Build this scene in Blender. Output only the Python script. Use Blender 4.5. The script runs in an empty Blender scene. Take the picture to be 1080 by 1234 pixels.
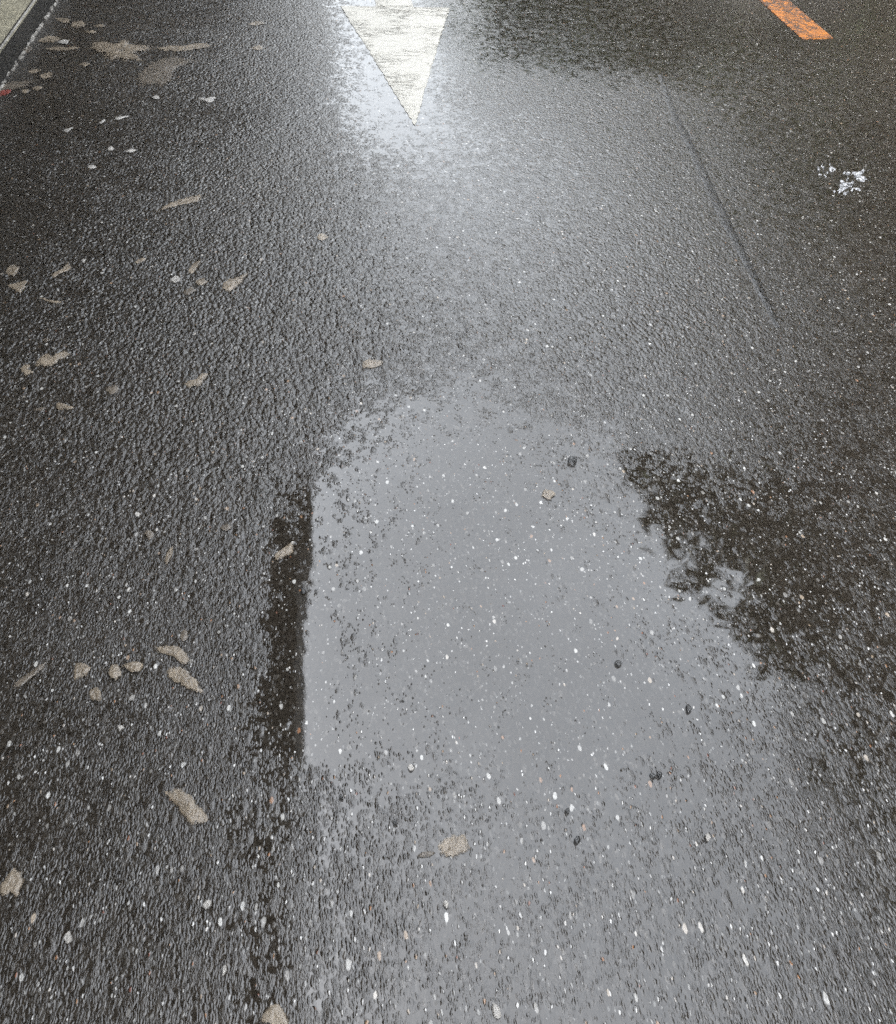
import bpy, bmesh, math, random
import numpy as np
from mathutils import Vector, Matrix, noise as mnoise

random.seed(7)
rng = np.random.default_rng(7)
S = bpy.context.scene
COL = S.collection
H = 1.40                                   # camera height over the road

# ------------------------------------------------------------------ camera
xc = Vector((10561.0, 449.0, -1080.0)).normalized()      # across the road, camera axes
yc = Vector((-157.0, 1097.0, -1080.0)).normalized()      # along the road
yc = (yc - xc * xc.dot(yc)).normalized()
zc = xc.cross(yc)
R = Matrix((xc, yc, zc))                                  # camera -> world
cam_d = bpy.data.cameras.new('camera')
cam = bpy.data.objects.new('camera', cam_d); COL.objects.link(cam)
cam_d.sensor_width = 36; cam_d.lens = 36 * 1080 / 1234
cam_d.clip_start = 0.05; cam_d.clip_end = 3000
M = R.to_4x4(); M.translation = Vector((0, 0, H)); cam.matrix_world = M
S.camera = cam

def G(px, py):
    """point of the road surface"""
    d = R @ Vector((px - 540.0, 617.0 - py, -1080.0))
    t = -H / d.z
    return Vector((d.x * t, d.y * t))

# ------------------------------------------------------------------ helpers
def obj(name, mesh_or_bm, mat=None, parent=None, smooth=False, **props):
    if isinstance(mesh_or_bm, bmesh.types.BMesh):
        me = bpy.data.meshes.new(name); mesh_or_bm.to_mesh(me); mesh_or_bm.free()
    else:
        me = mesh_or_bm
    o = bpy.data.objects.new(name, me); COL.objects.link(o)
    if mat: me.materials.append(mat)
    if smooth:
        for p in me.polygons: p.use_smooth = True
    if parent: o.parent = parent
    for k, v in props.items():
        o['category' if k == 'cat' else k] = v
    return o

def empty(name, loc, **props):
    o = bpy.data.objects.new(name, None); COL.objects.link(o); o.location = loc
    for k, v in props.items(): o['category' if k == 'cat' else k] = v
    return o

def box(bm, x0, x1, y0, y1, z0, z1):
    vs = [bm.verts.new((x, y, z)) for z in (z0, z1) for x, y in ((x0, y0), (x1, y0), (x1, y1), (x0, y1))]
    for f in ((3, 2, 1, 0), (4, 5, 6, 7), (0, 1, 5, 4), (1, 2, 6, 5), (2, 3, 7, 6), (3, 0, 4, 7)):
        bm.faces.new([vs[i] for i in f])

class NT:
    def __init__(s, name):
        s.m = bpy.data.materials.new(name); s.m.use_nodes = True
        s.t = s.m.node_tree; s.t.nodes.clear()
        s.out = s.n('ShaderNodeOutputMaterial')
        s.p = s.n('ShaderNodeBsdfPrincipled'); s.l(s.p.outputs[0], s.out.inputs[0])
        s.geo = s.n('ShaderNodeNewGeometry')
        s.pos = s.geo.outputs['Position']
    def n(s, typ, **kw):
        nd = s.t.nodes.new(typ)
        for k, v in kw.items(): setattr(nd, k, v)
        return nd
    def l(s, a, b): s.t.links.new(a, b)
    def put(s, sock, v):
        if hasattr(v, 'node'): s.l(v, sock)
        else: sock.default_value = v
    def mth(s, op, a, b=0.0, c=None, clamp=False):
        nd = s.n('ShaderNodeMath', operation=op); nd.use_clamp = clamp
        s.put(nd.inputs[0], a); s.put(nd.inputs[1], b)
        if c is not None: s.put(nd.inputs[2], c)
        return nd.outputs[0]
    def scale(s, v, x, y, z=1):
        nd = s.n('ShaderNodeVectorMath', operation='MULTIPLY'); s.put(nd.inputs[0], v)
        nd.inputs[1].default_value = (x, y, z); return nd.outputs[0]
    def vadd(s, a, b):
        nd = s.n('ShaderNodeVectorMath', operation='ADD'); s.put(nd.inputs[0], a); s.put(nd.inputs[1], b); return nd.outputs[0]
    def noise(s, v, sc, det=3, rough=.5):
        nd = s.n('ShaderNodeTexNoise'); s.put(nd.inputs['Vector'], v)
        nd.inputs['Scale'].default_value = sc; nd.inputs['Detail'].default_value = det; nd.inputs['Roughness'].default_value = rough
        return nd.outputs['Fac']
    def vor(s, v, sc, feat='F1', smooth=None):
        nd = s.n('ShaderNodeTexVoronoi', feature=feat); s.put(nd.inputs['Vector'], v); nd.inputs['Scale'].default_value = sc
        return nd.outputs['Distance'], nd.outputs['Color'] if feat != 'DISTANCE_TO_EDGE' else None
    def map(s, v, a, b, c=0., d=1., smooth=True):
        nd = s.n('ShaderNodeMapRange'); nd.interpolation_type = 'SMOOTHSTEP' if smooth else 'LINEAR'
        s.put(nd.inputs[0], v)
        for i, q in enumerate((a, b, c, d)): s.put(nd.inputs[1 + i], q)
        return nd.outputs[0]
    def mix(s, f, a, b):
        nd = s.n('ShaderNodeMix', data_type='RGBA'); s.put(nd.inputs['Factor'], f)
        for nm, v in (('A', a), ('B', b)):
            sk = [q for q in nd.inputs if q.name == nm and q.type == 'RGBA'][0]
            s.put(sk, v if hasattr(v, 'node') else (*v, 1))
        return [q for q in nd.outputs if q.type == 'RGBA'][0]
    def ramp(s, f, stops, const=False):
        nd = s.n('ShaderNodeValToRGB'); s.put(nd.inputs[0], f); e = nd.color_ramp.elements
        nd.color_ramp.interpolation = 'CONSTANT' if const else 'LINEAR'
        while len(e) < len(stops): e.new(.5)
        for q, (p, c) in zip(e, stops): q.position = p; q.color = (*c, 1)
        return nd.outputs[0]
    def attr(s, name):
        return s.n('ShaderNodeAttribute', attribute_name=name).outputs['Fac']
    def sep(s, c):
        nd = s.n('ShaderNodeSeparateXYZ'); s.l(c, nd.inputs[0]); return nd.outputs
    def bump(s, h, dist, strength=1., normal=None):
        nd = s.n('ShaderNodeBump'); s.put(nd.inputs['Height'], h); nd.inputs['Distance'].default_value = dist
        nd.inputs['Strength'].default_value = strength
        if normal: s.l(normal, nd.inputs['Normal'])
        return nd.outputs[0]
    def bsdf(s, **kw):
        names = dict(color='Base Color', rough='Roughness', ior='IOR', normal='Normal', spec='Specular IOR Level',
                     coat='Coat Weight', coat_rough='Coat Roughness', coat_ior='Coat IOR', alpha='Alpha')
        for k, v in kw.items():
            sk = s.p.inputs[names[k]]
            s.put(sk, (*v, 1) if isinstance(v, tuple) and len(v) == 3 else v)
        return s.m

# ------------------------------------------------------------------ asphalt material
STRETCH = .44
def asphalt(name, wet_attr=True):
    t = NT(name)
    warp = t.n('ShaderNodeTexNoise'); t.l(t.pos, warp.inputs['Vector']); warp.inputs['Scale'].default_value = 70; warp.inputs['Detail'].default_value = 3
    wv = t.scale(warp.outputs['Color'], .007, .004, 0)
    px, py, pz = t.sep(t.pos)
    yy = t.mth('ADD', t.mth('MULTIPLY', py, .80), t.mth('MULTIPLY', t.mth('EXPONENT', t.mth('MULTIPLY', py, -1 / 1.2)), .64))   # longer grains at the near end
    cb = t.n('ShaderNodeCombineXYZ'); t.l(px, cb.inputs[0]); t.l(yy, cb.inputs[1])
    P = t.vadd(cb.outputs[0], wv)
    water, grit, tone, silt = t.attr('water'), t.attr('grit'), t.attr('tone'), t.attr('silt')
    d1, c1 = t.vor(P, 250); d2, c2 = t.vor(P, 90)
    r1 = t.sep(c1); r2 = t.sep(c2)
    dome1 = t.mth('SUBTRACT', 1, t.mth('POWER', d1, 1.4)); dome2 = t.mth('SUBTRACT', 1, t.mth('POWER', d2, 1.6))
    h1 = t.mth('MULTIPLY', dome1, t.map(r1[0], 0, 1, .2, 1.0, False))
    h2 = t.mth('MULTIPLY', dome2, t.map(r2[0], .45, 1, .0, 1.0, False))
    fine = t.noise(P, 430, 2, .6)
    stones = t.mth('ADD', t.mth('MULTIPLY', t.mth('MAXIMUM', h1, h2), .8), t.mth('MULTIPLY', fine, .20))
    d4, c4 = t.vor(P, 96); r4 = t.sep(c4)
    big_st = t.mth('MULTIPLY', t.mth('SUBTRACT', 1, t.mth('POWER', d4, 1.5)), t.map(r4[0], 0, 1, .5, 2.1, False))
    coarse = t.attr('coarse')
    stones = t.mth('ADD', t.mth('MULTIPLY', stones, t.mth('SUBTRACT', 1, t.mth('MULTIPLY', coarse, .55))), t.mth('MULTIPLY', big_st, coarse))
    lump = t.noise(P, 26, 4, .6)
    stones = t.mth('MULTIPLY', stones, t.map(lump, .3, .7, .55, 1.05))
    st = t.mth('MULTIPLY', stones, grit)
    hh = t.n('ShaderNodeMath', operation='SMOOTH_MAX'); t.l(t.mth('SUBTRACT', st, water), hh.inputs[0]); hh.inputs[1].default_value = 0; hh.inputs[2].default_value = .05
    flat = t.map(t.mth('SUBTRACT', water, st), -.06, .08)       # 1 where water stands over the stones
    ripple = t.mth('MULTIPLY', t.mth('MULTIPLY', t.noise(t.pos, 13, 2), .07), flat)
    hgt = t.mth('ADD', t.mth('ADD', hh.outputs[0], ripple), t.mth('MULTIPLY', fine, t.map(flat, 0, 1, .07, .002, False)))
    nrm = t.bump(hgt, .0032, 1.0)
    # stone colours
    base = t.ramp(r1[1], [(0, (.012, .0100, .0078)), (.5, (.0185, .0153, .0117)), (.85, (.024, .0202, .0160)), (.95, (.036, .033, .029)), (1, (.065, .058, .05))])
    big = t.noise(t.scale(t.pos, 1, .7), 3.2, 5, .6)
    base = t.mix(t.mth('MULTIPLY', t.map(big, .35, .7), .5), base, (.019, .0152, .0115))
    # pale chips
    csz = t.map(t.mth('FRACT', t.mth('MULTIPLY', r1[2], 97.0)), 0, 1, .16, .46, False)
    chip = t.mth('MULTIPLY', t.mth('GREATER_THAN', r1[2], .925), t.map(t.mth('DIVIDE', d1, csz), 1.1, .65))
    chipc = t.ramp(r1[0], [(0, (.05, .047, .043)), (.4, (.14, .135, .125)), (.7, (.26, .25, .235)), (.84, (.42, .41, .39)), (.92, (.16, .12, .08)), (.96, (.16, .075, .03)), (1, (.10, .04, .03))])
    base = t.mix(chip, base, chipc)
    csz2 = t.map(t.mth('FRACT', t.mth('MULTIPLY', r2[2], 171.0)), 0, 1, .13, .36, False)
    chip2 = t.mth('MULTIPLY', t.mth('GREATER_THAN', r2[2], .955), t.map(t.mth('DIVIDE', d2, csz2), 1.1, .7))
    base = t.mix(t.mth('MULTIPLY', chip2, .85), base, t.ramp(r2[1], [(0, (.07, .064, .056)), (.35, (.20, .19, .175)), (.75, (.40, .39, .365)), (.9, (.22, .17, .12)), (1, (.17, .08, .04))]))
    # silt in the hollows
    siltm = t.mth('MULTIPLY', silt, t.map(t.noise(t.scale(t.pos, 1, .6), 18, 5, .7), .42, .62))
    base = t.mix(siltm, base, (.032, .026, .020))
    hsv = t.n('ShaderNodeHueSaturation'); t.l(base, hsv.inputs['Color']); t.put(hsv.inputs['Value'], t.mth('ADD', .5, tone))
    base = hsv.outputs[0]
    rough = t.map(flat, 0, 1, .13, .014, False)
    return t.bsdf(color=base, rough=rough, ior=1.5, normal=nrm)

# ------------------------------------------------------------------ road mesh with surface state
def poly_mask(X, Y, pts, soft, seed=0, wob=0.0, fr=6.0):
    """soft inside mask of a polygon on the road; edge wobbles"""
    pts = np.array(pts); n = len(pts)
    if wob:
        X = X + wob * sn(X, Y, fr, seed); Y = Y + 1.6 * wob * sn(X, Y, fr, seed + 5)
    inside = np.zeros(X.shape, bool); dist = np.full(X.shape, 1e9)
    for i in range(n):
        x0, y0 = pts[i]; x1, y1 = pts[(i + 1) % n]
        c = ((y0 > Y) != (y1 > Y)) & (X < (x1 - x0) * (Y - y0) / (y1 - y0 + 1e-12) + x0)
        inside ^= c
        dx, dy = x1 - x0, y1 - y0
        tt = np.clip(((X - x0) * dx + (Y - y0) * dy) / (dx * dx + dy * dy + 1e-12), 0, 1)
        dist = np.minimum(dist, np.hypot(X - x0 - tt * dx, Y - y0 - tt * dy))
    sd = np.where(inside, dist, -dist)
    q = np.clip(sd / soft * .5 + .5, 0, 1)
    return q * q * (3 - 2 * q)

def sn(X, Y, f, seed):
    """smooth value noise, about -1..1"""
    r = np.random.default_rng(1000 + seed); T = r.uniform(-1, 1, (64, 64)); out = 0; a = 1; tot = 0
    for o in range(4):
        u = X * f + 17.3 * o + 31; v = Y * f + 5.1 * o + 31
        i = np.floor(u).astype(int); j = np.floor(v).astype(int); fu = u - i; fv = v - j
        fu = fu * fu * (3 - 2 * fu); fv = fv * fv * (3 - 2 * fv)
        g = lambda a_, b_: T[a_ % 64, b_ % 64]
        out = out + a * ((g(i, j) * (1 - fu) + g(i + 1, j) * fu) * (1 - fv) + (g(i, j + 1) * (1 - fu) + g(i + 1, j + 1) * fu) * fv)
        tot += a; a *= .55; f *= 2.03
    return out / tot * 1.7

def W(pl): return [tuple(G(*p)) for p in pl]

KX = -1.33                                  # kerb line
RX = 5.6                                    # far kerb line
def road_mesh():
    xs = np.concatenate([np.arange(KX, 3.0, .0125), np.arange(3.0, RX + .001, .1)]); xs[-1] = RX
    ys = np.concatenate([np.arange(-60, 0, 3.0), np.arange(0, .1, .05), np.arange(.1, 3.2, .0125), np.arange(3.2, 7.0, .025),
                         np.arange(7.0, 12, .2), np.arange(12, 120, 4)])
    X, Y = np.meshgrid(xs, ys)
    nx, ny = len(xs), len(ys)
    co = np.stack([X, Y, np.zeros_like(X)], -1).reshape(-1, 3)
    i = np.arange((ny - 1) * (nx - 1)); a = (i // (nx - 1)) * nx + i % (nx - 1)
    f = np.stack([a, a + 1, a + 1 + nx, a + nx], -1)
    me = bpy.data.meshes.new('road')
    me.vertices.add(len(co)); me.vertices.foreach_set('co', co.ravel())
    me.loops.add(f.size); me.loops.foreach_set('vertex_index', f.ravel())
    me.polygons.add(len(f)); me.polygons.foreach_set('loop_start', np.arange(0, f.size, 4)); me.polygons.foreach_set('loop_total', np.full(len(f), 4))
    me.update(calc_edges=True)
    water = .22 + .10 * sn(X, Y, 2.2, 1) + .06 * sn(X, Y, 9, 2)
    grit = .95 + .18 * sn(X, Y, 1.6, 3)
    tone = .52 + .10 * sn(X, Y, 1.3, 4)
    silt = np.clip(.12 + .25 * sn(X, Y, 1.1, 6), 0, 1)
    def lay(arr, pts, val, soft, seed, wob=.03, fr=6.):
        m = poly_mask(X, Y, W(pts), soft, seed, wob, fr)
        return arr + (val - arr) * m
    # the broad puddle in the middle
    PUD = [(395, 520), (440, 455), (560, 455), (640, 500), (720, 545), (800, 565), (1000, 640), (1010, 800), (930, 850), (800, 900), (600, 950), (440, 930), (352, 930), (352, 850), (356, 690), (365, 600)]
    BOT = [(340, 800), (800, 800), (1000, 840), (1080, 1300), (345, 1300)]
    water = lay(water, BOT, .06, .4, 10, .03); grit = lay(grit, BOT, .62, .4, 21, .03)
    grit = lay(grit, [(390, 860), (760, 840), (840, 1300), (380, 1300)], .29, .6, 36, .03)
    RGT = [(890, 420), (940, 350), (1080, 240), (1250, 500), (1250, 1100), (1060, 1060), (930, 900), (780, 640), (780, 560)]
    grit = lay(grit, RGT, .56, .3, 22, .03); water = lay(water, RGT, .20, .3, 27, .03)
    MID = [(480, 260), (760, 240), (930, 380), (780, 520), (640, 480), (560, 430), (440, 400)]
    water = lay(water, MID, .08, .5, 23, .05); grit = lay(grit, MID, .78, .5, 24, .05)
    SH = [(400, -80), (560, -60), (600, 110), (860, 130), (880, 300), (700, 320), (540, 330), (400, 300)]
    grit = lay(grit, SH, .44, .6, 25, .05); water = lay(water, SH, .12, .6, 26, .05)
    grit = lay(grit, PUD, .60, .5, 28, .05); water = lay(water, PUD, .28, .5, 11, .06)
    water = lay(water, [(400, 590), (430, 520), (560, 490), (680, 530), (780, 560), (960, 640), (960, 720), (900, 800), (720, 860), (380, 840), (365, 690)], .39, .3, 12, .05)
    water = lay(water, [(350, 560), (430, 520), (480, 700), (470, 880), (340, 880)], .46, .2, 37, .04)
    water = water + .06 * sn(X, Y, 7, 31) * poly_mask(X, Y, W(PUD), .2)
    water = lay(water, [(338, 590), (400, 585), (400, 900), (322, 900), (328, 800), (336, 690)], .62, .035, 13, .018, 14)
    # sheet of water left of the arrow
    water = lay(water, [(404, -60), (470, -60), (520, 60), (510, 160), (470, 190), (430, 190), (412, 110)], .40, .5, 14, .05)
    DK = [(250, -80), (384, -80), (392, 100), (404, 270), (260, 270)]
    water = lay(water, DK, .08, .12, 32, .03); grit = lay(grit, DK, .85, .12, 33, .03)
    TR = [(540, -80), (1200, -80), (1200, 330), (920, 330), (820, 120), (560, 90)]
    grit = lay(grit, TR, .36, .4, 19, .05); water = lay(water, TR, .13, .4, 34, .05)
    grit = lay(grit, [(-60, -60), (250, -60), (230, 180), (100, 320), (-100, 420)], .60, .5, 35, .05)
    # coarse open texture down the left wheel track
    grit = lay(grit, [(120, 220), (390, 200), (400, 420), (380, 560), (300, 900), (200, 900), (60, 560), (60, 380)], 1.15, .5, 16, .05)
    LFT = poly_mask(X, Y, W([(-300, -80), (330, -80), (340, 500), (320, 900), (330, 1300), (-300, 1300)]), .2)
    grit = grit * (1 + LFT * (.30 * sn(X, Y, 7, 41) + .22 * sn(X, Y, 2.5, 42)))
    water = water + LFT * np.clip(sn(X, Y, 11, 43) - .50, 0, .5) * .8
    silt = lay(silt, [(0, 20), (270, 10), (250, 110), (0, 130)], .75, .5, 17, .1)
    tone = lay(tone, [(-40, 100), (150, 150), (140, 330), (-60, 420)], .42, .5, 18, .05)
    LM = poly_mask(X, Y, W([(-400, -80), (330, -80), (345, 560), (300, 620), (300, 930), (330, 1400), (-400, 1400)]), .12, 51, .02)
    water = water * (1 - LM) + LM * np.minimum(water, .07 + .05 * sn(X, Y, 5, 52) + .5 * np.clip(sn(X, Y, 10, 43) - .55, 0, 1))
    water = lay(water, [(338, 590), (380, 585), (380, 900), (322, 900), (328, 800), (336, 690)], .62, .035, 13, .018, 14)
    q = np.clip((Y - .9) / 1.3, 0, 1); coarse = .75 * q * q * (3 - 2 * q)
    coarse = lay(coarse, PUD, .0, .3, 53, .04)
    coarse = lay(coarse, [(120, 180), (390, 180), (400, 420), (370, 560), (300, 700), (150, 640), (60, 480), (60, 330)], .8, .4, 54, .05)
    coarse = lay(coarse, SH, .48, .5, 62, .05)
    coarse = lay(coarse, TR, .25, .4, 55, .05)
    coarse = lay(coarse, RGT, .22, .35, 63, .05)
    DT = [(556, -80), (1200, -80), (1200, 60), (900, 60), (830, 95), (700, 92), (570, 78)]
    grit = lay(grit, DT, .20, .3, 57, .05); coarse = lay(coarse, DT, .12, .3, 58, .05); water = lay(water, DT, .085, .3, 59, .05)
    STR = [(312, 870), (345, 870), (340, 1300), (296, 1300)]
    water = lay(water, STR, .22, .07, 60, .02, 9); grit = lay(grit, STR, .62, .05, 61, .02, 9)
    coarse = lay(coarse, [(404, -60), (470, -60), (520, 60), (510, 160), (470, 190), (430, 190), (412, 110)], .1, .5, 56, .05)
    at = me.attributes.new('coarse', 'FLOAT', 'POINT'); at.data.foreach_set('value', coarse.astype(np.float32).ravel())
    for nm, arr in (('water', water), ('grit', grit), ('tone', tone), ('silt', silt)):
        at = me.attributes.new(nm, 'FLOAT', 'POINT'); at.data.foreach_set('value', np.clip(arr, 0, 2).astype(np.float32).ravel())
    return me
MAT_ROAD = asphalt('wet_asphalt')
obj('road', road_mesh(), MAT_ROAD, smooth=True, kind='structure')

# ground to the horizon
t = NT('earth'); gm = t.bsdf(color=t.mix(t.noise(t.pos, .6, 5), (.05, .045, .035), (.09, .08, .06)), rough=.9)
bm = bmesh.new(); vs = [bm.verts.new(p) for p in ((-900, -900, -.06), (900, -900, -.06), (900, 900, -.06), (-900, 900, -.06))]; bm.faces.new(vs)
obj('ground', bm, gm, kind='structure')

# ------------------------------------------------------------------ pavement and kerb
def concrete(name, a, b, rough=.6, bmp=.004):
    t = NT(name)
    n1 = t.noise(t.pos, 7, 6, .65); n2 = t.noise(t.pos, 90, 4, .7); d, c = t.vor(t.pos, 120)
    col = t.mix(t.map(n1, .35, .65), a, b)
    col = t.mix(t.mth('MULTIPLY', t.map(n2, .52, .68), .7), col, tuple(min(1, q * 1.9) for q in b))
    col = t.mix(t.mth('MULTIPLY', t.mth('GREATER_THAN', t.sep(c)[1], .94), .6), col, tuple(q * 2.3 for q in b))
    return t.bsdf(color=col, rough=rough, normal=t.bump(t.mth('ADD', n2, t.mth('MULTIPLY', d, .5)), bmp))
MC_PAVE = concrete('mossy_concrete', (.13, .118, .080), (.20, .18, .125), .7)
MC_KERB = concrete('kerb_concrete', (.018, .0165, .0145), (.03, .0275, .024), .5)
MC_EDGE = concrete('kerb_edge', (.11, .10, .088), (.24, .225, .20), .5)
KH = .095
bm = bmesh.new()
for k in range(-30, 120):
    box(bm, KX - .14, KX, k * 1.0 + .003 , k * 1.0 + .997, -.05, KH)
bmesh.ops.bevel(bm, geom=[e for e in bm.edges if abs(e.verts[0].co.y - e.verts[1].co.y) > .5 and min(v.co.z for v in e.verts) > .05 and min(v.co.x for v in e.verts) > KX - .01], offset=.012, segments=3, affect='EDGES')
bm.normal_update()
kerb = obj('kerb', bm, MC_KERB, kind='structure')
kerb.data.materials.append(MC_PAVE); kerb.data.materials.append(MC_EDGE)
for p in kerb.data.polygons: p.material_index = 1 if p.normal.z > .95 else (2 if p.normal.z > .35 else 0)  # bevel faces paler: an edge highlight put into the colour
# worn pale arris and pale crust in the gutter: strings of small lumps
def crust(name, x, z, w, h, y0, y1, step, skip, mat, parent, seed):
    r = random.Random(seed); bm = bmesh.new(); y = y0; ph = 0
    while y < y1:
        L = step * r.uniform(.6, 2.2)
        if r.random() > skip:
            ww = w * r.uniform(.4, 1.3); xx = x + r.uniform(-.35, .35) * w; n = 9; ring = []
            for i in range(n):
                a = 2 * math.pi * i / n; q = r.uniform(.75, 1.2)
                ring.append((xx + ww * .5 * q * math.cos(a), y + L * .62 * q * math.sin(a)))
            lo = [bm.verts.new((a, b, z - .002)) for a, b in ring]
            hi = [bm.verts.new((xx + (a - xx) * .7, y + (b - y) * .75, z + h * r.uniform(.5, 1))) for a, b in ring]
            for i in range(n): bm.faces.new((lo[i], lo[(i + 1) % n], hi[(i + 1) % n], hi[i]))
            bm.faces.new(hi)
        y += L
    return obj(name, bm, mat, parent)
crust('worn_edge', KX - .142, KH + .001, .02, .004, 2.0, 12, .035, .12, MC_EDGE, kerb, 3)
crust('gutter_crust', KX + .009, .0, .017, .005, 2.0, 12, .022, .22, MC_EDGE, kerb, 4)
bm = bmesh.new()
for k in range(-30, 120):
    for j in range(6):
        x1 = KX - .146 - j * .5
        box(bm, x1 - .496, x1, k * 1.0 + .004, k * 1.0 + .996, -.05, KH - .003)
obj('pavement', bm, MC_PAVE, kind='structure')
bm = bmesh.new(); box(bm, RX + .002, RX + 6, -60, 120, -.05, KH); obj('pavement', bm, MC_PAVE, kind='structure')

# ------------------------------------------------------------------ painted markings
def paint(name, col, worn, cracks, dirt, rough=.55, thr=(.50, .60), cs=9, sy=3.0, patchy=(.4, .6)):
    t = NT(name)
    Pc = t.scale(t.pos, 1.0, sy)
    wv = t.n('ShaderNodeTexNoise'); t.l(Pc, wv.inputs['Vector']); wv.inputs['Scale'].default_value = cs; wv.inputs['Detail'].default_value = 6
    wv.inputs['Roughness'].default_value = .7; wv.inputs['Distortion'].default_value = 1.0
    line = t.mth('ABSOLUTE', t.mth('SUBTRACT', wv.outputs['Fac'], .5))
    crack = t.map(line, .0, cracks, 1, 0)
    crack = t.mth('MULTIPLY', crack, t.map(t.noise(t.pos, 4, 3), *patchy))
    blot = t.map(t.noise(t.scale(t.pos, 1, 1.6), 26, 6, .75), thr[0], thr[1])
    fine = t.noise(t.scale(t.pos, 1, .6), 140, 3, .6)
    c = t.mix(t.mth('MULTIPLY', blot, .75), col, worn)
    c = t.mix(t.map(fine, .58, .72), c, worn)
    c = t.mix(crack, c, dirt)
    hgt = t.mth('SUBTRACT', t.mth('MULTIPLY', fine, .5), crack)
    return t.bsdf(color=c, rough=rough, spec=.25, normal=t.bump(hgt, .0012))
M_WHITE = paint('white_paint', (.39, .372, .325), (.30, .286, .25), .035, (.14, .13, .11))
M_ORANGE = paint('orange_paint', (.26, .088, .011), (.13, .05, .018), .10, (.025, .018, .013), .5, cs=13, sy=.9, patchy=(.25, .5))

def slab(name, outline, h, mat, parent=None, n=None, jit=.0, **props):
    """flat thick-film shape with slightly ragged rim, a sheet 2-4 mm proud of the road"""
    r = random.Random(len(outline) + int(abs(outline[0][0]) * 999)); pts = []
    m = len(outline)
    for i in range(m):
        a = Vector(outline[i]); b = Vector(outline[(i + 1) % m]); k = max(1, int((b - a).length / .02)) if jit else 1
        nrm = Vector(((b - a).y, -(b - a).x)).normalized()
        for j in range(k):
            p = a.lerp(b, j / k)
            if jit and j: p = p + nrm * r.gauss(0, jit)
            pts.append(p)
    bm = bmesh.new()
    lo = [bm.verts.new((p.x, p.y, -.002)) for p in pts]; cc = sum(pts, Vector((0, 0))) / len(pts); hi = [bm.verts.new((*(p + (cc - p).normalized() * .004), h)) for p in pts]
    for i in range(len(pts)): bm.faces.new((lo[i], lo[(i + 1) % len(pts)], hi[(i + 1) % len(pts)], hi[i]))
    bm.faces.new(hi); bmesh.ops.recalc_face_normals(bm, faces=bm.faces)
    return obj(name, bm, mat, parent, **props)

tip = G(500, 152); bl = G(410, 7.4); br = G(542, 9.6); base_y = (bl.y + br.y) / 2
ar = empty('road_arrow', (tip.x, tip.y, 0), label='white painted arrow on the wet asphalt pointing towards the viewer, cracked and worn', cat='road marking')
def rel(pts): return [(p[0] - tip.x, p[1] - tip.y) for p in pts]
slab('arrow_head', rel([tuple(tip), (br.x, base_y), (bl.x, base_y)]), .0025, M_WHITE, ar, jit=.0026)
s0 = G(452.5, 4); s1 = G(497, 4)
slab('arrow_shaft', rel([(s1.x, base_y + .004), (s1.x, base_y + 2.4), (s0.x, base_y + 2.4), (s0.x, base_y + .004)]), .0022, M_WHITE, ar, jit=.0016)

o0 = G(911, 0); o1 = G(950, 0); e0 = G(971, 48); e1 = G(1004, 46.5)
ox0 = (o0.x + e0.x) / 2; ox1 = (o1.x + e1.x) / 2
slab('lane_line', [(ox0, e0.y), (ox1, e1.y), (ox1, e0.y + 4.0), (ox0, e0.y + 4.0)], .0025, M_ORANGE, None, jit=.0022,
     label='orange dashed lane line with dark cracks, painted on the wet asphalt', cat='road marking')

# ------------------------------------------------------------------ tar seam
t = NT('tar'); tn = t.noise(t.pos, 160, 3)
M_TAR = t.bsdf(color=t.mix(tn, (.008, .008, .007), (.022, .019, .016)), rough=.35, ior=1.4, normal=t.bump(tn, .002))
def strip(name, px, w, h, mat, **props):
    pts = []
    P = [G(*p) for p in px]
    for a, b in zip(P, P[1:]):
        k = max(2, int((b - a).length / .03))
        pts += [a.lerp(b, j / k) for j in range(k)]
    pts.append(P[-1]); r = random.Random(5); bm = bmesh.new(); L = []; n = len(pts)
    for i, p in enumerate(pts):
        d = (pts[min(i + 1, n - 1)] - pts[max(i - 1, 0)]).normalized(); q = Vector((d.y, -d.x))
        ww = w * (.35 + .65 * math.sin(math.pi * min(1, max(0, (i + .6) / n)) ) ** .5) * r.uniform(.9, 1.1); off = r.gauss(0, .0015)
        L.append([bm.verts.new((*(p + q * (off + s * ww)), z)) for s, z in ((-.6, -.001), (-.45, h), (.45, h), (.6, -.001))])
    for a, b in zip(L, L[1:]):
        for j in range(3): bm.faces.new((a[j], a[j + 1], b[j + 1], b[j]))
    bmesh.ops.recalc_face_normals(bm, faces=bm.faces)
    o = obj(name, bm, mat, None, smooth=True, **props)
    for nm, v in (('water', .0), ('grit', 1.3), ('tone', -.2), ('silt', .0), ('coarse', .3)):
        o.data.attributes.new(nm, 'FLOAT', 'POINT').data.foreach_set('value', [v] * len(o.data.vertices))
    return o
strip('tar_seam', [(795, 90), (813, 138), (837, 185), (860, 237), (888, 292), (912, 340), (938, 395)], .034, .0006, MAT_ROAD,
      label='narrow dark tar seam running down the asphalt to the right of the arrow', cat='tar seam')

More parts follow.
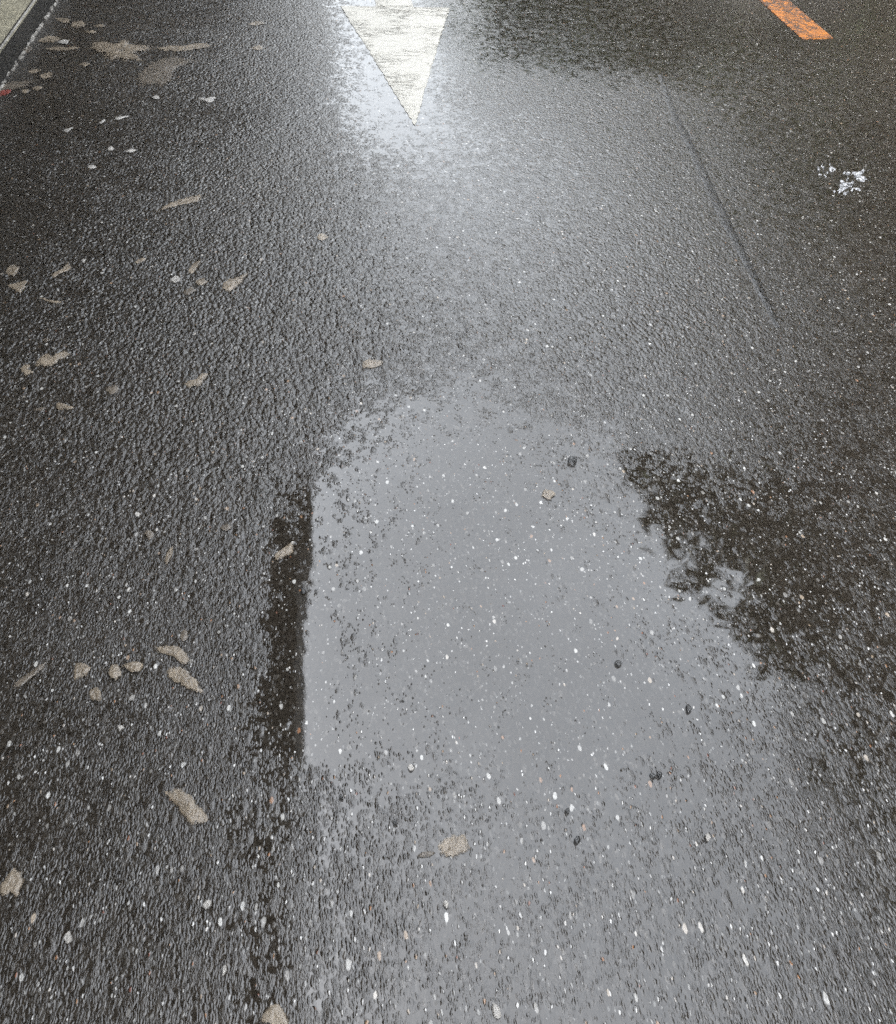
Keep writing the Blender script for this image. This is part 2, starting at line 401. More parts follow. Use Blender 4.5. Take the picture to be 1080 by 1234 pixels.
# ------------------------------------------------------------------ mud, scraps, pebbles
def mudmat(name, a, b, c=None, rough=.3):
    t = NT(name); n1 = t.noise(t.scale(t.pos, 1, .7), 30, 5, .7); n2 = t.noise(t.pos, 170, 3, .6)
    col = t.mix(t.map(n1, .35, .65), a, b); col = t.mix(t.mth('MULTIPLY', t.map(n2, .6, .75), .45), col, c or (.04, .034, .028))
    d, c = t.vor(t.scale(t.pos, 1, STRETCH), 170); st = t.sep(c)[0]; n3 = t.noise(t.scale(t.pos, 1, .6), 75, 4, .7)
    edge = t.mth('ADD', t.mth('MULTIPLY', t.attr('edge'), 1.15), t.mth('ADD', t.mth('MULTIPLY', t.mth('SUBTRACT', n3, .5), 1.3), t.mth('MULTIPLY', t.mth('SUBTRACT', st, .5), .35)))
    alpha = t.map(edge, .10, .62, 0, .84)
    hgt = t.mth('ADD', t.mth('MULTIPLY', n1, 1.2), t.mth('ADD', n2, t.mth('MULTIPLY', t.mth('MULTIPLY', st, t.mth('SUBTRACT', 1, d)), .8)))
    return t.bsdf(color=col, rough=rough, normal=t.bump(hgt, .0016), alpha=alpha)
M_MUD = mudmat('tan_mud', (.118, .094, .067), (.205, .168, .125), (.03,.025,.02))
M_MUDD = mudmat('brown_mud', (.065, .053, .04), (.115, .095, .073), (.02,.017,.014))
M_CHIP = mudmat('pale_chip', (.22, .205, .185), (.36, .34, .31), (.1, .09, .08), .35)
M_RED = mudmat('red_scrap', (.13, .022, .016), (.2, .05, .036), (.05, .02, .016), .4)
M_DARK = mudmat('dark_stone', (.010, .010, .009), (.02, .019, .018), (.012, .012, .012), .35)

def patch(name, px, mat, h=.004, rag=.12, label='', cat='mud patch', group=None, seed=0):
    """irregular domed flake lying on the road"""
    P = [G(*p) for p in px]; c = sum(P, Vector((0, 0))) / len(P); r = random.Random(seed + len(px)); pts = []
    m = len(P)
    for i in range(m):
        p0, p1, p2, p3 = P[i - 1], P[i], P[(i + 1) % m], P[(i + 2) % m]
        k = max(3, int((p2 - p1).length / .008))
        for j in range(k):
            u = j / k
            q = .5 * ((2 * p1) + (p2 - p0) * u + (2 * p0 - 5 * p1 + 4 * p2 - p3) * u * u + (3 * p1 - p0 - 3 * p2 + p3) * u ** 3)
            pts.append(q)
    size = max((p - c).length for p in pts)
    out = []
    for i, q in enumerate(pts):
        g = mnoise.noise(Vector((q.x * 90, q.y * 60, seed))) + .6 * mnoise.noise(Vector((q.x * 260, q.y * 170, seed + 3)))
        out.append(c + (q - c) * (1 + rag * g))
    bm = bmesh.new(); rings = []
    for s, z in ((1.12, .25), (.95, .6), (.8, .9), (.5, 1.), (.2, 1.)):
        rings.append([bm.verts.new(((c + (q - c) * s).x - c.x, (c + (q - c) * s).y - c.y,
                       (h * z * (1 + .5 * mnoise.noise(Vector((q.x * 70 * s, q.y * 70, seed + 9))))) if z > 0 else z)) for q in out])
    top = bm.verts.new((0, 0, h)); n = len(out)
    for a, b in zip(rings, rings[1:]):
        for i in range(n): bm.faces.new((a[i], a[(i + 1) % n], b[(i + 1) % n], b[i]))
    for i in range(n): bm.faces.new((rings[-1][i], rings[-1][(i + 1) % n], top))
    bmesh.ops.recalc_face_normals(bm, faces=bm.faces)
    o = obj(name, bm, mat, None, smooth=True, label=label, cat=cat)
    full = []
    for k in range(5):
        full += [(0., .3, .55, .85, 1.)[k]] * n
        if k == 4: full.append(1.)
    o.data.attributes.new('edge', 'FLOAT', 'POINT').data.foreach_set('value', full)
    if group: o['group'] = group
    o.location = (c.x, c.y, 0)
    return o
def ell(x, y, a, b, rot=0, n=9, seed=0):
    r = random.Random(seed * 31 + int(x) * 7 + int(y)); ro = math.radians(rot); out = []
    for i in range(n):
        th = 2 * math.pi * i / n; q = r.uniform(.72, 1.25); u = a * q * math.cos(th); v = b * q * math.sin(th)
        out.append((x + u * math.cos(ro) - v * math.sin(ro), y + u * math.sin(ro) + v * math.cos(ro)))
    return out
def Z(pts, x0, y0, s): return [(x0 + x / s, y0 + y / s) for x, y in pts]

GM = 'tan mud patches on the asphalt'
N = 0
def mud(px, label, mat=M_MUD, h=.003, rag=.22, name='mud_patch', cat='mud patch', group=GM):
    global N; N += 1
    return patch(name, px, mat, h, rag, label, cat, group, N)
mud(Z([(610, 280), (690, 275), (740, 292), (795, 270), (830, 262), (855, 292), (930, 298), (978, 302), (965, 325), (900, 340), (888, 362), (915, 388), (850, 392), (780, 388), (705, 386), (675, 350), (600, 325)], 0, 0, 5.4),
    'largest tan mud patch near the kerb, broad with a knobbly upper rim', h=.006)
mud(Z([(495, 205), (560, 185), (625, 200), (572, 225), (560, 262), (530, 282), (460, 277), (450, 252), (472, 222)], 0, 0, 2.7),
    'smeared brown mud stain just below right of the largest tan patch', M_MUDD, .003)
mud(Z([(508, 160), (550, 150), (600, 150), (655, 140), (685, 150), (635, 162), (560, 168)], 0, 0, 2.7), 'thin tan mud streak stretching right from the largest tan patch')
mud(Z([(250, 268), (300, 240), (340, 235), (395, 250), (360, 275), (300, 278)], 0, 0, 5.4), 'pale tan mud clump nearest the kerb, left of the largest patch')
mud(Z([(380, 275), (430, 262), (455, 275), (440, 290), (400, 288)], 0, 0, 5.4), 'small pale mud lump between the kerb clump and the largest patch', M_CHIP, .006)
mud(Z([(300, 318), (370, 305), (440, 312), (500, 305), (510, 318), (440, 328), (350, 332)], 0, 0, 5.4), 'long low mud streak leading left from the largest patch')
mud(Z([(360, 120), (420, 118), (460, 130), (440, 152), (400, 145)], 0, 0, 5.4), 'tan mud blob farthest up the road, left one of a touching pair')
mud(Z([(465, 155), (500, 138), (540, 142), (550, 165), (515, 182), (475, 178)], 0, 0, 5.4), 'round tan mud blob, right one of the touching pair up the road')
mud(Z([(620, 168), (660, 158), (685, 170), (650, 182)], 0, 0, 5.4), 'small tan mud dab up the road, right of the touching pair')
mud(Z([(555, 205), (610, 200), (632, 208), (605, 220), (570, 215)], 0, 0, 5.4), 'small flat mud dab directly above the largest patch')
mud(Z([(265, 490), (310, 470), (345, 478), (335, 505), (290, 518), (262, 510)], 0, 0, 5.4), 'oval tan mud blob above the long smear at the left edge')
mud(Z([(180, 468), (225, 452), (270, 458), (240, 475), (200, 478)], 0, 0, 5.4), 'pale narrow mud flake close to the kerb foot')
mud(Z([(0, 560), (60, 535), (150, 530), (235, 520), (200, 545), (140, 575), (70, 585), (0, 590)], 0, 0, 5.4), 'long brown mud smear at the left edge below the kerb foot', M_MUDD)
mud(Z([(140, 595), (180, 582), (190, 600), (160, 612)], 0, 0, 5.4), 'tiny pale mud fleck beneath the long smear at the left edge')
mud(Z([(215, 575), (255, 560), (280, 575), (245, 592)], 0, 0, 5.4), 'pinkish pale mud fleck at the right end of the long smear')
mud(Z([(0, 598), (40, 585), (80, 590), (50, 615), (0, 628)], 0, 0, 5.4), 'red scrap at the left edge by the kerb foot', M_RED, name='red_scrap', cat='scrap', group=None)
mud(Z([(520, 415), (560, 408), (590, 420), (560, 434), (530, 430)], 0, 0, 5.4), 'small pale mud dab just below left of the largest patch')
mud(Z([(150, 320), (190, 300), (215, 318), (190, 345), (150, 345)], 0, 0, 5.4), 'dull brown mud blob at the kerb foot', M_MUDD)
mud(Z([(805, 80), (840, 70), (862, 76), (830, 84)], 0, 0, 2.7), 'thin pale flake near the wet sheen left of the arrow', M_MUD)
mud(Z([(820, 155), (845, 148), (858, 160), (835, 164)], 0, 0, 2.7), 'pale mud dab in the dark asphalt left of the arrow', M_MUD)
# middle field
mud(Z([(505, 98), (545, 72), (590, 55), (655, 42), (650, 62), (600, 72), (550, 84)], 0, 220, 2.7), 'long pointed tan mud streak lying alone in the left wheel track')
mud(Z([(45, 165), (62, 125), (105, 112), (130, 128), (110, 175), (75, 190)], 0, 300, 5.61), 'rounded tan mud patch at the left edge, upper of a pair', h=.005)
mud(Z([(50, 255), (105, 235), (178, 220), (182, 240), (145, 300), (130, 308), (90, 275)], 0, 300, 5.61), 'triangular tan mud patch at the left edge, lower of a pair', h=.005)
mud(Z([(345, 180), (390, 152), (440, 130), (455, 100), (485, 120), (470, 145), (420, 165), (370, 195)], 0, 300, 5.61), 'slanting tan mud streak right of the pair at the left edge')
mud(Z([(255, 330), (300, 345), (360, 352), (410, 358), (390, 372), (320, 358)], 0, 300, 5.61), 'thin crooked mud line below the slanting streak')
mud(Z([(545, 80), (580, 70), (570, 95)], 0, 300, 5.61), 'small pale fleck up right of the slanting mud streak', M_CHIP)
mud(Z([(245, 790), (262, 740), (320, 710), (350, 735), (410, 700), (470, 705), (465, 730), (410, 755), (380, 785), (300, 800)], 0, 300, 5.61), 'broad two-lobed tan mud patch near the left edge', h=.005)
mud(Z([(140, 810), (175, 780), (205, 795), (190, 825), (235, 832), (185, 860), (165, 840)], 0, 300, 5.61), 'small forked mud patch left of the two-lobed one')
mud(Z([(285, 620), (320, 605), (340, 620), (310, 640)], 0, 300, 5.61), 'small round mud dab above the two-lobed patch', M_MUDD)
mud(Z([(375, 1050), (420, 1045), (500, 1075), (440, 1092), (390, 1085)], 0, 300, 5.61), 'flat tan mud patch below the two-lobed one')
mud(Z([(230, 1090), (290, 1072), (310, 1085), (260, 1100)], 0, 300, 5.61), 'dim brown mud smear left of the flat tan patch', M_MUDD)
mud(Z([(722, 345), (740, 318), (770, 312), (805, 298), (790, 320), (765, 345), (740, 358)], 0, 220, 2.7), 'bright tan mud patch with a pointed end in the coarse wheel track', h=.005)
mud(Z([(612, 290), (630, 265), (655, 255), (640, 280), (625, 300)], 0, 220, 2.7), 'narrow upright mud flake in the coarse wheel track')
mud(Z([(555, 318), (575, 303), (588, 318), (570, 328)], 0, 220, 2.7), 'small pale mud dab left of the upright flake', M_CHIP)
mud(Z([(595, 360), (620, 342), (638, 352), (615, 366)], 0, 220, 2.7), 'dull mud dab below the upright flake', M_MUDD)
mud(Z([(635, 325), (660, 312), (675, 325), (650, 335)], 0, 220, 2.7), 'small mud dab between the upright flake and the bright patch')
mud(Z([(440, 258), (465, 246), (475, 254), (450, 264)], 0, 220, 2.7), 'thin mud fleck alone above the coarse wheel track')
mud(Z([(340, 680), (365, 660), (388, 668), (370, 690)], 0, 220, 2.7), 'faint brown mud dab low in the wheel track', M_MUDD)
mud(Z([(602, 652), (640, 640), (660, 620), (678, 628), (650, 660), (620, 668)], 0, 220, 2.7), 'crooked pale mud flake right of the faint brown dab')
mud(Z([(1030, 180), (1050, 165), (1070, 178), (1045, 190)], 0, 220, 2.7), 'pale dab by the edge of the grey sheen', M_MUD)
mud(ell(450, 438, 14, 5, -5, seed=3), 'whitish smear at the upper tip of the puddle', M_MUD, .004)
# lower field
mud(Z([(470, 385), (490, 375), (502, 392), (485, 408)], 0, 500, 2.7), 'faint round mud dab at mid height on the dark left side', M_MUDD)
mud(Z([(535, 470), (550, 440), (565, 430), (560, 460), (545, 488)], 0, 500, 2.7), 'narrow pinkish mud flake below the faint round dab')
mud(Z([(890, 465), (915, 440), (950, 418), (955, 440), (930, 462), (900, 480)], 0, 500, 2.7), 'pale mud flake at the left rim of the puddle', M_MUD, .006)
mud(Z([(715, 370), (740, 355), (755, 365), (735, 380)], 0, 500, 2.7), 'dim mud dab left of the puddle rim', M_MUDD)
mud(Z([(512, 755), (550, 750), (595, 765), (620, 800), (600, 815), (560, 785), (520, 775)], 0, 500, 2.7), 'upper brown mud smear of the curved pair left of the puddle', M_MUD)
mud(Z([(545, 835), (580, 820), (620, 845), (660, 890), (650, 912), (610, 890), (560, 865)], 0, 500, 2.7), 'lower brown mud smear of the curved pair left of the puddle', M_MUD, .005)
mud(Z([(585, 715), (605, 700), (612, 725), (595, 740)], 0, 500, 2.7), 'small mud dab above the curved pair of smears', M_MUDD)
mud(ell(98, 809, 11, 9, 0, seed=1), 'leftmost knobbly tan lump of the row of three', M_MUD, .007)
mud(ell(139, 811, 8, 10, 10, seed=2), 'middle rounded tan lump of the row of three', M_MUD, .008)
mud(ell(161, 805, 11, 8, -15, seed=3), 'rightmost rounded tan lump of the row of three', M_MUD, .008)
mud(ell(115, 838, 8, 8, 0, seed=4), 'tan lump set just below the row of three', M_MUD, .006)
mud(Z([(45, 880), (90, 845), (140, 810), (150, 820), (100, 862), (60, 892)], 0, 500, 2.7), 'slanting brown mud streak at the left of the row of three lumps', M_MUDD, .004)
mud(Z([(540, 205), (580, 190), (625, 225), (672, 275), (660, 305), (620, 312), (585, 265)], 0, 880, 2.7), 'large smooth brown mud smear low on the left side', M_MUD, .006)
mud(ell(16, 1066, 12, 16, 20, seed=5), 'tan mud lump at the lower left edge', M_MUD, .006)
mud(Z([(850, 950), (870, 910), (910, 890), (930, 930), (935, 965)], 0, 880, 2.7), 'tan mud patch cut by the bottom edge', M_MUD, .006)
mud(Z([(510, 390), (520, 350), (580, 345), (610, 360), (605, 395), (560, 412), (530, 415)], 340, 880, 2.7), 'flat tan mud patch in the grey sheen, low in the middle', M_MUD, .003)
mud(Z([(440, 408), (470, 395), (495, 400), (470, 415)], 340, 880, 2.7), 'faint mud dab left of the flat patch in the sheen', M_MUDD, .003)
mud(ell(661, 597, 9, 6, 0, seed=6), 'cream mud dab inside the puddle', M_MUD, .005)
# pale chips lying loose
GC = 'loose pale chips on the asphalt'
def chip(px, label, h=.006): return mud(px, label, M_CHIP, h, .1, 'pale_chip', 'chip', GC)
chip(Z([(495, 320), (510, 314), (520, 320), (508, 326)], 0, 0, 2.7), 'small white oval chip below the brown mud stain')
chip(Z([(648, 322), (672, 324), (690, 318), (702, 320), (690, 333), (668, 332)], 0, 0, 2.7), 'white bird-shaped chip right of the oval one')
chip(Z([(372, 388), (395, 382), (424, 381), (400, 388), (382, 395)], 0, 0, 2.7), 'thin white sliver above the left wheel track')
chip(Z([(322, 404), (340, 392), (345, 396), (330, 406)], 0, 0, 2.7), 'tiny white sliver left of the thin one')
chip(Z([(350, 488), (362, 478), (374, 488), (362, 494)], 0, 0, 2.7), 'squat pale chip, left of two side by side')
chip(Z([(408, 496), (428, 488), (445, 490), (430, 500)], 0, 0, 2.7), 'long pale chip, right of two side by side')
chip(Z([(284, 546), (300, 540), (316, 546), (300, 553)], 0, 0, 2.7), 'pinkish chip nearest the left wheel track')
chip(Z([(204, 428), (225, 422), (240, 418), (222, 432)], 0, 0, 2.7), 'dull chip to the left of the slivers')
chip(ell(166, 621, 3, 3.5, 0, 7, 1), 'bright white chip at mid height on the dark left side')
chip(ell(146, 878, 4, 4, 0, 7, 2), 'bright white chip below the row of tan lumps')
chip(ell(537, 1090, 3.5, 6, -20, 7, 3), 'bright white chip beneath the flat tan patch')
chip(ell(83, 1130, 4.5, 7, 20, 7, 4), 'white chip low on the left side')
chip(ell(250, 1091, 4.5, 7, 20, 7, 5), 'cream chip left of the sheen, near the bottom')
chip(ell(597, 1218, 5, 9, -15, 7, 6), 'long white chip at the bottom edge')
chip(ell(495, 926, 3.5, 4.5, 0, 7, 7), 'cream chip in the lower puddle')
chip(ell(852, 1011, 3.5, 5.5, -10, 7, 8), 'white chip in the lower right sheen')
chip(ell(271, 1170, 3, 8, 15, 7, 9), 'thin white chip near the bottom left')
# dark stones standing out of the water
GD = 'dark pebbles standing out of the wet sheen'
def peb(x, y, a, b, label): return mud(ell(x, y, a, b, 0, 8, int(x)), label, M_DARK, .006, .08, 'dark_pebble', 'pebble', GD)
peb(745, 800, 5, 4, 'dark pebble alone in the right half of the puddle')
peb(786, 936, 3.5, 3.5, 'dark pebble, left of a touching pair below the puddle')
peb(794, 935, 3.5, 4.5, 'dark pebble, right of a touching pair below the puddle')
peb(684, 978, 3.5, 4, 'dark pebble, upper of two close together low in the sheen')
peb(695, 1013, 4, 5, 'dark pebble, lower of two close together low in the sheen')
peb(476, 992, 3.5, 4, 'dark pebble left above the flat tan patch')
peb(366, 713, 3.5, 4.5, 'dark pebble by the straight left rim of the puddle')
peb(690, 557, 6, 5, 'dark notched pebble at the upper right of the puddle')
peb(829, 855, 3.5, 5, 'dark pebble at the lower right rim of the puddle')
peb(411, 962, 3.5, 4, 'dark pebble low near the left edge of the sheen')
# sky glints on the wet asphalt, painted as white flecks
t = NT('painted_glint'); sp = t.noise(t.pos, 60, 4, .7)
M_GLINT = t.bsdf(color=t.mix(t.map(sp, .4, .6), (.02, .02, .02), (.34, .34, .345)), rough=.2, normal=t.bump(sp, .004))
sroot = empty('painted_glints', (*G(1015, 218), 0), label='sky glints on the dark wet asphalt at the right edge, painted as white flecks', cat='painted_glint')
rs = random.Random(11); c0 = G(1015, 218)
GLINTS = []
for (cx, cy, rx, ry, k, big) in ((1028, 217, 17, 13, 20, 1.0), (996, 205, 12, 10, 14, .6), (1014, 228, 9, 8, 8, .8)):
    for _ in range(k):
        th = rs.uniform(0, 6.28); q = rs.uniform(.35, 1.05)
        GLINTS.append((cx + rx * q * math.cos(th), cy + ry * q * math.sin(th), rs.uniform(1.2, 4.2) * big, rs.uniform(.8, 1.9) * big, rs.choice((-50, 40, -35, 55, 20)) + rs.uniform(-15, 15)))
GLINTS += [(1036, 213, 8, 3, 38), (1016, 226, 6, 3, -25)]
for (x, y, a, b, ro) in GLINTS:
    N += 1; q = patch('streak', ell(x, y, a, b, ro, 9, N), M_GLINT, .003, .35, seed=N)
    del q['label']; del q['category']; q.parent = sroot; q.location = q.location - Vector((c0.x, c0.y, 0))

# ------------------------------------------------------------------ what stands round the road and mirrors in it
M_CONC = concrete('grey_concrete', (.10, .095, .085), (.16, .15, .135), .7)
M_STEEL = NT('painted_steel').bsdf(color=(.08, .085, .085), rough=.4)
DZ = 6.0
root = empty('elevated_walkway', (-3.2, 0, 0), label='long concrete walkway raised on columns along the left side of the road', cat='walkway')
def part(name, fn, mat):
    bm = bmesh.new(); fn(bm); return obj(name, bm, mat, root)
part('deck', lambda b: box(b, -3.0, 2.47, -14, 70, DZ, DZ + .35), M_CONC)
part('fascia', lambda b: box(b, 2.473, 2.55, -14, 70, DZ - .12, DZ + .75), M_CONC)
part('added_ledge', lambda b: box(b, 2.553, 2.67, 6.7, 60, DZ - .13, DZ + .5), M_CONC)  # unseen ledge, added to put a step in the mirrored deck edge
for k in range(-2, 9):
    part('cross_beam', lambda b: box(b, -2.6, 2.4, k * 8 - .2, k * 8 + .2, DZ - .5, DZ - .003), M_CONC)
    part('column', lambda b: box(b, -.35 - .6, .35 - .6, k * 8 - .3, k * 8 + .3, KH, DZ - .503), M_CONC)
def rail(b):
    for z in (DZ + 1.0, DZ + 1.3): box(b, 2.49, 2.53, -14, 70, z, z + .04)
    for k in range(-9, 46): box(b, 2.495, 2.525, k * 1.5, k * 1.5 + .03, DZ + .75, DZ + .998)
part('railing', rail, M_STEEL)
# shop wall behind the walkway
M_WALL = concrete('rendered_wall', (.16, .13, .10), (.22, .19, .15), .8)
M_GLASS = NT('dark_glass').bsdf(color=(.02, .022, .024), rough=.08)
bld = empty('building', (-6.4, 0, 0), label='plain rendered building set back behind the raised walkway', cat='building')
bm = bmesh.new(); box(bm, -7, 0, -16, 72, 0, 9.5); obj('wall', bm, M_WALL, bld)
bm = bmesh.new(); box(bm, -7.2, .3, -16.2, 72.2, 9.503, 9.8); obj('roof', bm, M_CONC, bld)
for fl in range(3):
    for k in range(22):
        y = -14 + k * 3.9; z = 1.0 + fl * 2.9
        bm = bmesh.new(); box(bm, -.05, .04, y, y + 1.8, z, z + 1.6); w = obj('window', bm, M_STEEL, bld)
        bm = bmesh.new(); box(bm, .042, .05, y + .07, y + 1.73, z + .07, z + 1.53); obj('pane', bm, M_GLASS, w)

# unseen tall block, added behind the trees to block the low sky
bl2 = empty('sky_screen_block', (13.0, 0, 0), label='tall grey block added out of view behind the street trees to screen the low sky', cat='building')
M_BLOCK = concrete('dark_render', (.05, .048, .044), (.08, .076, .07), .8)
bm = bmesh.new(); box(bm, 0, 9, -20, 80, 0, 17); obj('wall', bm, M_BLOCK, bl2)
bm = bmesh.new(); box(bm, -.4, 9.4, -20.4, 80.4, 17.003, 17.4); obj('roof', bm, M_CONC, bl2)
for fl in range(5):
    for k in range(20):
        y = -17 + k * 4.8; z = 1.2 + fl * 3.1
        bm = bmesh.new(); box(bm, -.05, .04, y, y + 2.0, z, z + 1.7); w = obj('window', bm, M_STEEL, bl2)
        bm = bmesh.new(); box(bm, -.06, -.052, y + .08, y + 1.92, z + .08, z + 1.62); obj('pane', bm, M_GLASS, w)

# trees along the right side
t = NT('leaf'); lr = t.n('ShaderNodeObjectInfo').outputs['Random']
M_LEAF = t.bsdf(color=t.mix(t.noise(t.pos, 3, 2), (.020, .034, .012), (.05, .075, .022)), rough=.5)
t = NT('bark'); M_BARK = t.bsdf(color=t.mix(t.noise(t.scale(t.pos, 1, 1, .25), 14, 5), (.03, .025, .02), (.09, .075, .06)), rough=.9, normal=t.bump(t.noise(t.scale(t.pos, 1, 1, .2), 30, 4), .02))
def limb(bm, pts, r0, r1, n=9):
    rings = []
    for i, p in enumerate(pts):
        d = (pts[min(i + 1, len(pts) - 1)] - pts[max(i - 1, 0)]).normalized(); u = d.orthogonal().normalized(); v = d.cross(u)
        r = r0 + (r1 - r0) * i / (len(pts) - 1)
        rings.append([bm.verts.new(p + (u * math.cos(a) + v * math.sin(a)) * r) for a in (2 * math.pi * k / n for k in range(n))])
    for a, b in zip(rings, rings[1:]):
        for k in range(n): bm.faces.new((a[k], a[(k + 1) % n], b[(k + 1) % n], b[k]))
def tree(loc, clumps, label, seed, leaves):
    r = random.Random(seed); rt = empty('street_tree', loc, label=label, cat='tree', group='street trees on the right')
    L = Vector(loc); bm = bmesh.new(); fork = Vector((r.uniform(-.2, .2), r.uniform(-.2, .2), 2.6))
    limb(bm, [Vector((0, 0, -.05)), Vector((.03, .02, 1.2)), fork], .2, .14, 12)
    for (cx, cy, cz, cr) in clumps:
        c = Vector((cx, cy, cz)) - L; m = fork.lerp(c, .5) + Vector((r.uniform(-.2, .2), r.uniform(-.2, .2), .3))
        limb(bm, [fork - Vector((0, 0, .1)), m, c], .09, .025)
        for q in range(5):
            dd = Vector((r.gauss(0, 1), r.gauss(0, 1), r.gauss(0, .7))).normalized() * cr * .8
            limb(bm, [c, c + dd * .5 + Vector((0, 0, .1)), c + dd], .022, .007, 5)
    obj('trunk', bm, M_BARK, rt, smooth=True)
    tot = sum(c[3] ** 2 for c in clumps); co = []; fa = []
    for (cx, cy, cz, cr) in clumps:
        sub = [Vector((r.gauss(0, 1), r.gauss(0, 1), r.gauss(0, .75))).normalized() * cr * r.uniform(.35, 1.0) for _ in range(16)]
        for _ in range(int(leaves * cr ** 2 / tot)):
            s = r.choice(sub); p = Vector((cx, cy, cz)) - L + s + Vector((r.gauss(0, 1), r.gauss(0, 1), r.gauss(0, .7))) * cr * .24
            a = Vector((r.gauss(0, 1), r.gauss(0, 1), r.gauss(0, .6))).normalized(); n = Vector((r.gauss(0, .5), r.gauss(0, .5), 1)).normalized()
            b = a.cross(n); b = b.normalized() if b.length > .01 else Vector((1, 0, 0)); ln = r.uniform(.10, .20); wd = ln * .36
            i = len(co); co += [p - a * ln, p + b * wd, p + a * ln, p - b * wd]; fa.append((i, i + 1, i + 2, i + 3))
    me = bpy.data.meshes.new('crown'); me.from_pydata(co, [], fa); obj('crown', me, M_LEAF, rt)
HP = lambda px, py, z: (lambda d: (d.x * (z + H) / -d.z, d.y * (z + H) / -d.z))(R @ Vector((px - 540., 617. - py, -1080.)))
tree((6.6, 5.8, KH), [(4.3, 7.0, 6.0, .85), (5.6, 6.9, 6.2, 1.4), (5.9, 4.9, 6.0, 1.3), (5.7, 3.2, 6.0, 1.0), (7.0, 5.4, 6.6, 1.9), (6.9, 7.4, 6.0, 1.5), (8.4, 6.6, 7.6, 2.2), (6.8, 3.4, 6.8, 1.7), (8.6, 8.6, 5.6, 1.4), (7.6, 9.6, 6.0, 1.6), (6.4, 8.6, 6.0, 1.3), (9.4, 10.8, 6.2, 2.0), (7.4, 10.8, 5.6, 1.3), (8.6, 12.2, 6.2, 1.6), (7.2, 6.0, 4.4, 1.5), (8.6, 5.0, 9.6, 2.8), (7.4, 2.6, 8.6, 2.2), (3.6, 7.9, 6.0, .35), (3.9, 7.7, 6.0, .5), (5.0, 5.8, 6.0, .85), (5.1, 4.4, 6.0, .8)], 'broad leafy tree nearest the viewer on the right pavement', 1, 42000)
tree((7.4, .4, KH), [(6.6, 1.0, 6.0, 1.6), (8.4, 2.2, 6.6, 2.0), (7.6, -.8, 6.2, 1.8), (9.0, .4, 8.4, 2.4), (8.4, .6, 4.4, 1.6)], 'leafy tree beside the viewer on the right pavement', 2, 20000)
tree((8.6, 13.8, KH), [(8.9, 13.2, 5.4, 2.0), (9.4, 15.8, 6.0, 2.4), (10.2, 12.2, 6.4, 2.2), (9.6, 13.6, 8.4, 2.8), (9.0, 17.6, 5.6, 2.0), (8.8, 13.8, 3.4, 1.6), (10.6, 11.5, 9, 2.6)], 'leafy tree second along the right pavement', 3, 26000)
tree((6.6, 24.5, KH), [(4.7, 23.6, 5.6, 1.7), (6.6, 23.4, 5.4, 2.0), (4.8, 26.2, 6.0, 2.0), (8.8, 23.2, 6.6, 2.4), (6.4, 27, 6.4, 2.4), (9.4, 21.2, 6.4, 2.6), (7.0, 25, 5.6, 2.2), (6.2, 25, 3.8, 1.8), (11, 24.0, 9.5, 2.8), (4.4, 28.4, 6.0, 1.6)], 'wide leafy tree reaching over the road farther up on the right', 4, 36000)
tree((7.4, 34.0, KH), [(5.6, 32.0, 6.4, 2.2), (7.0, 31.0, 7.0, 2.4), (6.6, 35.6, 8.4, 2.6), (9.0, 34.0, 8.0, 2.8), (6.0, 36.5, 7.4, 2.4), (8.6, 33, 9.6, 2.6), (6.6, 33, 4.4, 2)], 'tall leafy tree farthest up on the right', 5, 24000)

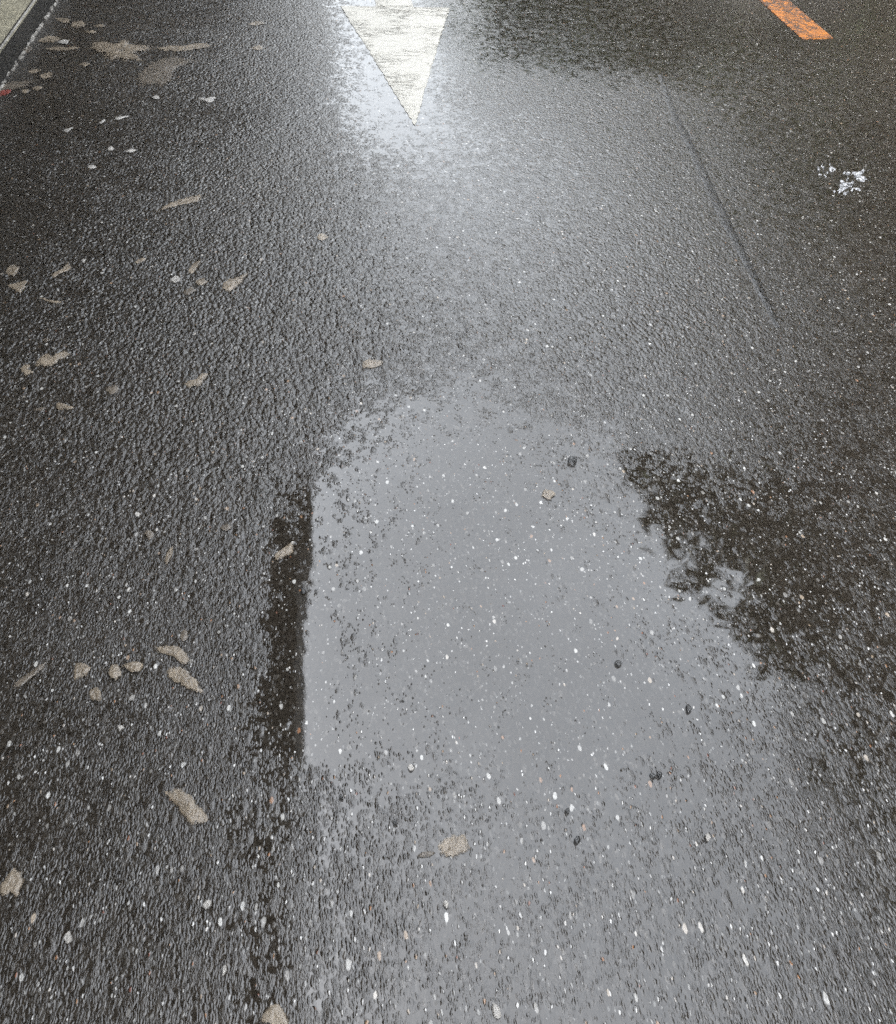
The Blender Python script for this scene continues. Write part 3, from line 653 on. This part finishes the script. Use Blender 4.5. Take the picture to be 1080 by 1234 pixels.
# ------------------------------------------------------------------ sky and light
SE, SR = math.radians(50), math.radians(268)
w = bpy.data.worlds.new('World'); S.world = w; w.use_nodes = True; nt = w.node_tree; nt.nodes.clear()
out = nt.nodes.new('ShaderNodeOutputWorld'); bg = nt.nodes.new('ShaderNodeBackground'); sky = nt.nodes.new('ShaderNodeTexSky')
sky.sky_type = 'NISHITA'; sky.sun_disc = False; sky.sun_elevation = SE; sky.sun_rotation = SR; sky.dust_density = 4; sky.air_density = 1
hs = nt.nodes.new('ShaderNodeHueSaturation'); hs.inputs['Hue'].default_value = .482; hs.inputs['Saturation'].default_value = .24; hs.inputs['Value'].default_value = 1.0
tc = nt.nodes.new('ShaderNodeTexCoord'); no = nt.nodes.new('ShaderNodeTexNoise'); no.inputs['Scale'].default_value = 2.2; no.inputs['Detail'].default_value = 5
mr = nt.nodes.new('ShaderNodeMapRange'); mr.inputs[1].default_value = .3; mr.inputs[2].default_value = .7; mr.inputs[3].default_value = .8; mr.inputs[4].default_value = 1.25
mu = nt.nodes.new('ShaderNodeVectorMath'); mu.operation = 'SCALE'
nt.links.new(sky.outputs[0], hs.inputs['Color']); nt.links.new(tc.outputs['Generated'], no.inputs['Vector']); nt.links.new(no.outputs['Fac'], mr.inputs[0])
sx = nt.nodes.new('ShaderNodeSeparateXYZ'); nt.links.new(tc.outputs['Generated'], sx.inputs[0])       # overcast: zenith about three times the horizon
gr = nt.nodes.new('ShaderNodeMapRange'); gr.inputs[1].default_value = 0; gr.inputs[2].default_value = 1; gr.inputs[3].default_value = .26; gr.inputs[4].default_value = 1.18
gm_ = nt.nodes.new('ShaderNodeMath'); gm_.operation = 'MULTIPLY'; nt.links.new(sx.outputs[2], gr.inputs[0]); nt.links.new(gr.outputs[0], gm_.inputs[0]); nt.links.new(mr.outputs[0], gm_.inputs[1])
nt.links.new(hs.outputs[0], mu.inputs[0]); nt.links.new(gm_.outputs[0], mu.inputs['Scale']); nt.links.new(mu.outputs[0], bg.inputs['Color'])
bg.inputs['Strength'].default_value = .12; nt.links.new(bg.outputs[0], out.inputs[0])
sd = bpy.data.lights.new('sun', 'SUN'); so = bpy.data.objects.new('sun', sd); COL.objects.link(so)
sd.energy = .5; sd.angle = math.radians(30); sd.color = (1, .97, .93)
dv = Vector((math.sin(SR) * math.cos(SE), math.cos(SR) * math.cos(SE), math.sin(SE)))
so.rotation_euler = dv.to_track_quat('Z', 'Y').to_euler(); so.location = dv * 40
S.view_settings.view_transform = 'Standard'; S.view_settings.look = 'None'; S.view_settings.gamma = 1
S.view_settings.exposure = 4.35
S.cycles.max_bounces = 5
S.cycles.use_denoising = False
